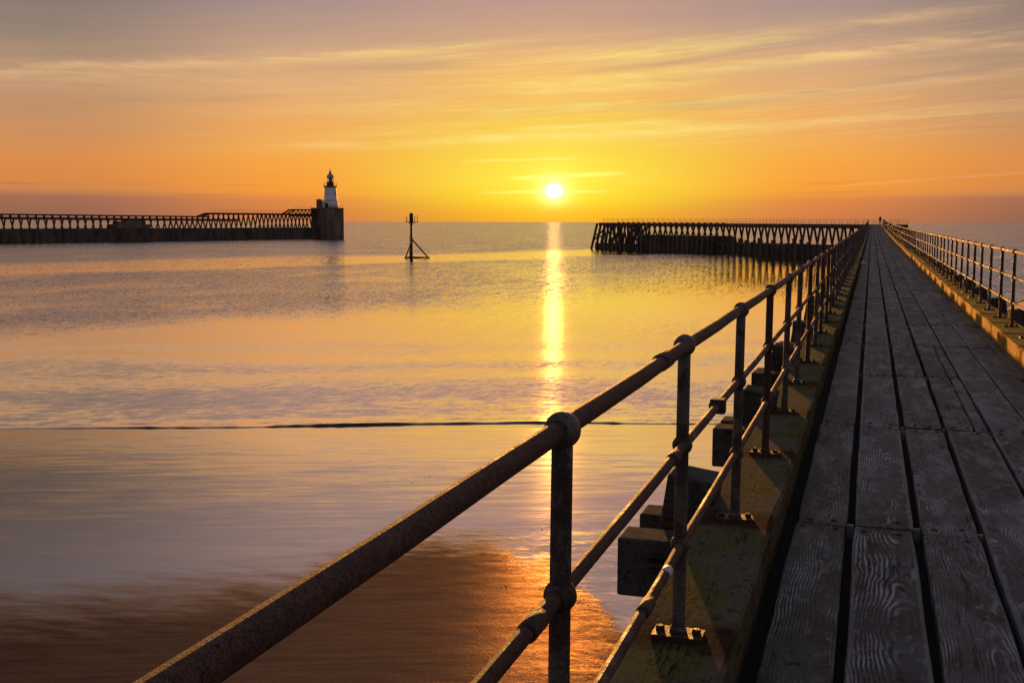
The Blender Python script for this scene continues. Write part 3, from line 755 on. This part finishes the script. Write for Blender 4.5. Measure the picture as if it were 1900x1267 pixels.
# heavy braced frame at its seaward end
for k in range(22):
    u0 = random.uniform(69, 83.5); u1 = min(84, max(68.5, u0+random.uniform(-3.2, 3.2))); nn = random.choice([.2, .6, 2.2, 4.2, 5.0])
    m = MB(); m.bar(wloc(u0, nn, 1.3), wloc(u1, nn, wz(u1)-.7), .3, .3, tuple(wn)); m.build('brace', 'tarred_timber', wing)
for nn in (-.3, 1.2, 2.7, 4.2, 5.4):
    m = MB(); m.bar(wloc(86.1, nn, -1), wloc(84.0, nn*.8+.4, wz(84)-.2), .42, .42, tuple(wn)); m.build('end_post', 'tarred_timber', wing)
for nn in (-.2, 5.2):
    m = MB(); m.bar(wloc(85.2, nn, 1.9), wloc(80.5, nn, 5.2), .28, .28, tuple(wn)); m.build('brace', 'tarred_timber', wing)
    m = MB(); m.bar(wloc(84.7, nn, 4.0), wloc(80.5, nn, 2.6), .28, .28, tuple(wn)); m.build('brace', 'tarred_timber', wing)
m = MB()
for k in range(20):
    u0 = 40+k*1.9; m.bar(wloc(u0, .55, wz(u0)+.1), wloc(u0, .95, wz(u0)+.1), .3, .22)
m.build('bollard_stub', 'tarred_timber', wing)['kind'] = 'stuff'
def thin_rail(name, label, P_, zf, n, u0, u1, step, h, parentloc, rails=(.33, .66, 1.0), r=.03, gap=None):
    t = thing(name, label, 'railing', parentloc)
    u = u0; rest = MB(); c = 0
    while u <= u1:
        if not (gap and gap[0] < u < gap[1]):
            mm = MB(); mm.tube([P_(u, n, zf(u)), P_(u, n, zf(u)+h)], r, 6)
            mm.build('post', 'dark_metal', t); c += 1
        u += step
    segs = [(u0, u1)] if not gap else [s for s in ((u0, gap[0]), (gap[1], u1)) if s[1] > s[0]]
    for f in rails:
        for (a, b) in segs:
            mm = MB(); k = max(2, int((b-a)/4)); mm.tube([P_(a+(b-a)*i/k, n, zf(a+(b-a)*i/k)+h*f) for i in range(k+1)], r*.75, 6); mm.build('rail', 'dark_metal', t)
    return t
thin_rail('railing', 'thin iron railing along the harbour edge of the jetty at the pier end', wloc, wz, .8, -5, UL-1.5, 1.9, .95, tuple(W0), r=.026, gap=(-3.2, 1.0))
thin_rail('railing', 'thin iron railing along the far edge of the jetty at the pier end', wloc, wz, 3.8, -5, UL-1.5, 1.9, .95, tuple(W0), r=.026)

# ------------------------------------------------------------------ breakwater with trestle walkway across the harbour mouth
bd = Vector((.314, .949, 0)); bn = Vector((-.949, .314, 0)); B0 = Vector((-250, 265, 0))
def bloc(u, n, z): return tuple(bd*u + bn*n + Vector((0, 0, z)))
bw = thing('breakwater', 'long dark concrete breakwater carrying a timber trestle walkway to the lighthouse', 'breakwater', tuple(B0))
BP = lambda u, n, z: bloc(u, n, z)
m = MB(); prism(m, -60, 131.28, 0, 7, -1, 4.3, BP); m.build('sea_wall', 'weedy_wall', bw)
def tz(u): return 8.85-.0045*u
m = MB(); prism(m, -60, 79, 1.2, 4.6, -.45, 0, BP, tz); m.build('walkway_deck', 'tarred_timber', bw)
m = MB(); prism(m, -60, 92, 1.25, 1.6, -1.75, -.95, BP, tz); m.build('side_beam', 'tarred_timber', bw)
m = MB(); prism(m, -60, 79, 4.2, 4.55, -1.75, -.95, BP, tz); m.build('side_beam', 'tarred_timber', bw)
m = MB(); prism(m, 79, 131.2, 1.2, 4.6, 9.25, 9.75, BP); m.build('walkway_deck', 'tarred_timber', bw)
m = MB(); prism(m, 119, 131.2, 1.2, 4.6, 10.95, 11.45, BP); m.build('walkway_deck', 'tarred_timber', bw)
m = MB(); prism(m, 117, 131.2, 1.25, 1.6, 8.6, 9.24, BP); m.build('side_beam', 'tarred_timber', bw)
for (ua, za, ub, zb) in ((75.5, 8.5, 79.4, 9.75), (115.5, 9.6, 119.6, 11.4)):
    m = MB(); m.bar(bloc(ua, 1.4, za-.2), bloc(ub, 1.4, zb-.25), .3, .5); m.bar(bloc(ua, 4.4, za-.2), bloc(ub, 4.4, zb-.25), .3, .5)
    for i in range(7):
        f = (i+.5)/7; m.bar(bloc(ua+(ub-ua)*f, 1.4, za+(zb-za)*f), bloc(ua+(ub-ua)*f, 4.4, za+(zb-za)*f), .4, .1)
    m.build('stair', 'tarred_timber', bw)
u = -12.0; nt = 0
while u < 130:
    if u < 78: zt = tz(u)-.95
    else: zt = 9.25
    m = MB(); m.bar(bloc(u, 1.0, zt-.12), bloc(u, 4.8, zt-.12), .30, .2); t = m.build('trestle', 'tarred_timber', bw)
    for (nb, n_t) in ((.1, 1.6), (5.8, 4.2)):
        m = MB(); m.bar(bloc(u+random.uniform(-.1, .1), nb, 4.1), bloc(u, n_t, zt-.1), .40, .34, tuple(bd)); m.build('leg', 'tarred_timber', t)
    if u < 78:          # short packer between the side beam and the deck: leaves the bright slots
        m = MB(); prism(m, u-.34, u+.34, 1.25, 1.55, -.96, -.44, BP, tz); m.build('packer', 'tarred_timber', t)
    if u > 118:
        m = MB()
        m.bar(bloc(u-.9, 1.4, 9.7), bloc(u, 1.4, 11.0), .26, .3, tuple(bn)); m.bar(bloc(u+.9, 1.4, 9.7), bloc(u, 1.4, 11.0), .26, .3, tuple(bn)); m.build('strut', 'tarred_timber', t)
    nt += 1
    u += 2.75 if u < 60 else 2.3 if u < 100 else 2.0
# stepped concrete mass on the wall
m = MB(); prism(m, 41, 51.5, .3, 3.6, 4.3, 6.6, BP); prism(m, 39.4, 53.2, .2, 3.8, 4.3, 5.6, BP); prism(m, 44.5, 50.5, .5, 3.4, 6.6, 6.95, BP)
m.build('concrete_block', 'dark_concrete', bw)
m = MB()
for u0 in (-3, 1, 8, 11, 62, 97):
    m.bar(bloc(u0, -.12, -.5), bloc(u0-1.2, -.05, 4.0), .35, .3, tuple(bn))
m.build('buttress', 'weedy_wall', bw)
# round-head block that carries the lighthouse
m = MB(); prism(m, 131.3, 140.9, -4, 4.8, -1, 11.75, BP); m.build('head_block', 'dark_concrete', bw, bevel=.15)
m = MB(); prism(m, 131.15, 141.05, -4.15, 4.95, 11.76, 12.05, BP); m.build('coping', 'dark_concrete', bw)
thin_rail('railing', 'low iron railing on the first raised stretch of the breakwater walkway', bloc, lambda u: 9.75, 1.3, 79.5, 117, 1.8, 1.15, tuple(B0), r=.03, rails=(.5, 1.0))
thin_rail('railing', 'iron railing on the high walkway landing beside the lighthouse block', bloc, lambda u: 11.45, 1.3, 119.8, 130.0, 1.7, 1.15, tuple(B0), r=.03, rails=(.5, 1.0))
thin_rail('railing', 'short iron railing on the seaward corner of the lighthouse block', bloc, lambda u: 12.05, -3.7, 137.6, 140.8, 1.0, 1.1, tuple(B0), r=.03, rails=(.5, 1.0))

# ------------------------------------------------------------------ lighthouse
LC = B0 + bd*137.6 + bn*0.0
lh = thing('lighthouse', 'white tapering lighthouse with gallery and domed lantern on the breakwater end', 'lighthouse', (LC.x, LC.y, 12.05), R_(-28))
m = MB(); m.lathe([(3.0, 0), (3.0, 2.3), (2.85, 2.5)], n=24); m.build('plinth', 'white_paint', lh)
m = MB(); m.lathe([(2.72, 2.5), (2.6, 3.6), (2.42, 6), (2.3, 8.0), (2.3, 8.2)], n=24); tw = m.build('tower', 'white_paint', lh)
for az, z, w, h in ((-70, 5.6, .55, 1.5), (115, 5.2, .55, 1.4), (20, 3.9, .5, 1.0)):
    M = Matrix.Rotation(R_(az), 4, 'Z'); rr_ = 2.62-(z-2.5)*.062
    m = MB(); m.box(-w/2, w/2, rr_-.25, rr_+.06, z-h/2, z+h/2, M); m.build('window', 'dark_metal', tw)
M = Matrix.Rotation(R_(205), 4, 'Z')
m = MB(); m.box(-.5, .5, 2.8, 3.06, 0, 2.0, M); m.build('door', 'dark_metal', lh)
m = MB(); m.lathe([(2.35, 8.2), (2.75, 8.45), (2.8, 8.75), (2.75, 8.8)], n=24); gal = m.build('gallery', 'red_paint', lh)
m = MB()
for j in range(14):
    a = 2*math.pi*j/14; m.tube([(2.65*math.cos(a), 2.65*math.sin(a), 8.8), (2.65*math.cos(a), 2.65*math.sin(a), 9.9)], .03, 5)
for z in (9.35, 9.9): m.tube([(2.65*math.cos(2*math.pi*j/28), 2.65*math.sin(2*math.pi*j/28), z) for j in range(29)], .025, 5, False)
m.build('gallery_rail', 'dark_metal', gal)
m = MB(); m.lathe([(1.4, 8.8), (1.4, 10.2), (1.5, 10.25), (1.5, 10.4)], n=16); m.build('lantern_base', 'red_paint', lh)
m = MB(); m.lathe([(.62, 10.4), (.7, 11.0), (.66, 12.0), (.5, 12.1)], n=16); m.build('lamp', 'dome_metal', lh)
m = MB(); m.lathe([(1.22, 10.41), (1.22, 12.1)], n=16); gl = m.build('lantern_glass', 'lantern_glass', lh)
m = MB()
for j in range(8):
    a = 2*math.pi*(j+.5)/8; m.tube([(1.25*math.cos(a), 1.25*math.sin(a), 10.4), (1.25*math.cos(a), 1.25*math.sin(a), 12.1)], .06, 6)
m.build('mullion', 'red_paint', gl)
m = MB(); m.lathe([(1.45, 12.1), (1.5, 12.25), (1.38, 12.7), (1.05, 13.2), (.6, 13.5), (.55, 13.6)], n=20); dm = m.build('dome', 'dome_metal', lh)
m = MB(); m.lathe([(.55, 13.6), (.62, 13.75), (.5, 14.3), (.28, 14.65), (.12, 14.8)], n=14); m.build('cupola', 'dome_metal', dm)
m = MB(); m.tube([(0, 0, 14.8), (0, 0, 15.5)], .06, 6); m.box(-.35, .35, -.04, .04, 15.25, 15.4); m.ball((0, 0, 15.5), .12, 8, 6); m.build('weather_vane', 'dark_metal', dm)
HC = B0 + bd*132.3 + bn*1.0
ht = thing('hut', 'small dark brick hut with flat roof beside the white lighthouse', 'hut', (HC.x, HC.y, 12.05), math.atan2(bd.y, bd.x))
m = MB(); m.box(-.78, .72, -.8, .8, 0, 3.15); m.build('wall', 'hut_brick', ht)
m = MB(); m.box(-.86, .80, -.88, .88, 3.15, 3.35); m.box(-.12, .12, -.12, .12, 3.35, 3.65); m.build('roof', 'dark_concrete', ht)
PC = B0 + bd*134.4 + bn*.8
po = thing('porch', 'low white porch with dark doorway between the brick hut and lighthouse', 'porch', (PC.x, PC.y, 12.05), math.atan2(bd.y, bd.x))
m = MB(); m.box(-.85, .85, -.75, .75, 0, 2.75); m.build('wall', 'white_paint', po)
m = MB(); m.box(-.1, .65, .745, .80, 0, 2.1); m.box(-.1, .65, -.80, -.745, 0, 2.1); m.build('door', 'dark_metal', po)
m = MB(); m.box(-.92, .92, -.82, .82, 2.75, 2.9); m.build('roof', 'white_paint', po)

# ------------------------------------------------------------------ navigation beacon standing in the water
bc = thing('navigation_beacon', 'slender dark pile beacon with braced foot standing in the calm water', 'beacon', (-80.3, 185, 0), R_(0))
e1 = Vector((.918, .397, 0)); e2 = Vector((-.397, .918, 0))
def q(a, b, z): return tuple(e1*a+e2*b+Vector((0, 0, z)))
m = MB(); m.tube([q(0, 0, -2), q(0, 0, 3), q(-.02, 0, 6.7)], [.25, .24, .21], 12); pole = m.build('pole', 'dark_metal', bc)
m = MB(); m.lathe([(.36, 6.5), (.36, 8.05), (.28, 8.2), (.12, 8.28)], (0, 0, 0), 14); m.build('lamp_housing', 'dark_metal', bc)
m = MB(); m.bar(q(-1.05, 0, 6.62), q(1.2, 0, 6.62), .9, .12); m.bar(q(-.5, 0, 6.55), q(0, 0, 6.05), .1, .1); m.bar(q(.55, 0, 6.55), q(0, 0, 6.05), .12, .12); m.build('platform', 'dark_metal', bc)
for a, h, w in ((-.85, .75, .14), (.62, .8, .12), (1.1, 1.0, .10)):
    m = MB(); m.tube([q(a, 0, 6.68), q(a, 0, 6.68+h)], w*.5, 8); m.tube([q(a, 0, 6.68+h), q(a+.08, 0, 6.68+h+.12)], w*.75, 8); m.build('lamp', 'dark_metal', bc)
for (a, b, zt) in ((-1.15, -.4, 2.9), (3.15, .1, 3.6), (-.3, 2.6, 3.2)):
    m = MB(); m.tube([q(a, b, -.3), q(a*.97, b*.97, .1), q(0, 0, zt)], .13, 8); m.build('brace', 'dark_metal', bc)
m = MB(); m.tube([q(-1.2, -.4, .16), q(3.3, .1, .16)], .12, 8); m.tube([q(-1.2, -.4, .16), q(-.3, 2.6, .16), q(3.3, .1, .16)], .12, 8); m.build('foot_frame', 'dark_metal', bc)
m = MB(); m.tube([q(-.36, -.1, .3), q(-.36, -.1, 4.2)], .03, 5); m.tube([q(-.36, .2, .3), q(-.36, .2, 4.2)], .03, 5)
for k in range(10): m.tube([q(-.36, -.1, .6+k*.36), q(-.36, .2, .6+k*.36)], .025, 5)
m.build('ladder', 'dark_metal', bc)

# ------------------------------------------------------------------ someone standing at the far end, and a scrap on the deck
def person(loc, rz):
    bm_v = [(0, 0, .80), (0, .01, 1.0), (0, .02, 1.22), (0, .03, 1.32), (0, .05, 1.43), (0, .05, 1.53),
            (.09, 0, .76), (.10, .02, .42), (.10, -.02, .06), (.10, .10, .03), (-.09, 0, .76), (-.10, -.02, .42), (-.11, -.03, .06), (-.11, .09, .03),
            (.17, .02, 1.24), (.22, .0, 1.0), (.20, .12, .80), (.19, .17, .72), (-.17, .02, 1.24), (-.22, .0, 1.0), (-.20, .12, .80), (-.19, .17, .72)]
    bm_e = [(0, 1), (1, 2), (2, 3), (3, 4), (4, 5), (0, 6), (6, 7), (7, 8), (8, 9), (0, 10), (10, 11), (11, 12), (12, 13), (2, 14), (14, 15), (15, 16), (16, 17), (2, 18), (18, 19), (19, 20), (20, 21)]
    rad = [.14, .14, .15, .06, .085, .08, .09, .065, .045, .035, .09, .065, .045, .035, .07, .05, .04, .035, .07, .05, .04, .035]
    me = bpy.data.meshes.new('person'); me.from_pydata(bm_v, bm_e, []); me.materials.append(MATS['dark_cloth'])
    o = obj('person', me, None, loc); o.rotation_euler = (0, 0, rz)
    bmm = bmesh.new(); bmm.from_mesh(me); sl = bmm.verts.layers.skin.verify()
    for v, r in zip(bmm.verts, rad): v[sl].radius = (r, r); v[sl].use_root = (v.index == 0)
    bmm.to_mesh(me); bmm.free()
    o.modifiers.new('skin', 'SKIN'); s = o.modifiers.new('sub', 'SUBSURF'); s.levels = 1; s.render_levels = 1
    o['label'] = 'person in dark clothes and pale hat standing where the pier ends'; o['category'] = 'person'
    MB().ball((0, .05, 1.54), .105, 10, 8, .75).build('hat', 'knit_hat', o)
    return o
person((1.42, 214.2, wz(0)), R_(150))
mb = MB()
for k in range(5): mb.bar((random.uniform(-.09, .09), random.uniform(-.09, .09), .02), (random.uniform(-.09, .09), random.uniform(-.09, .09), random.uniform(.07, .15)), .10, .012)
sc_ = mb.build('paper_scrap', 'litter_paper', None, (-.21, 42.0, DZ+rise(42.0)+.01)); sc_['label'] = 'pale crumpled paper scrap lying on the dark deck planks'; sc_['category'] = 'litter'
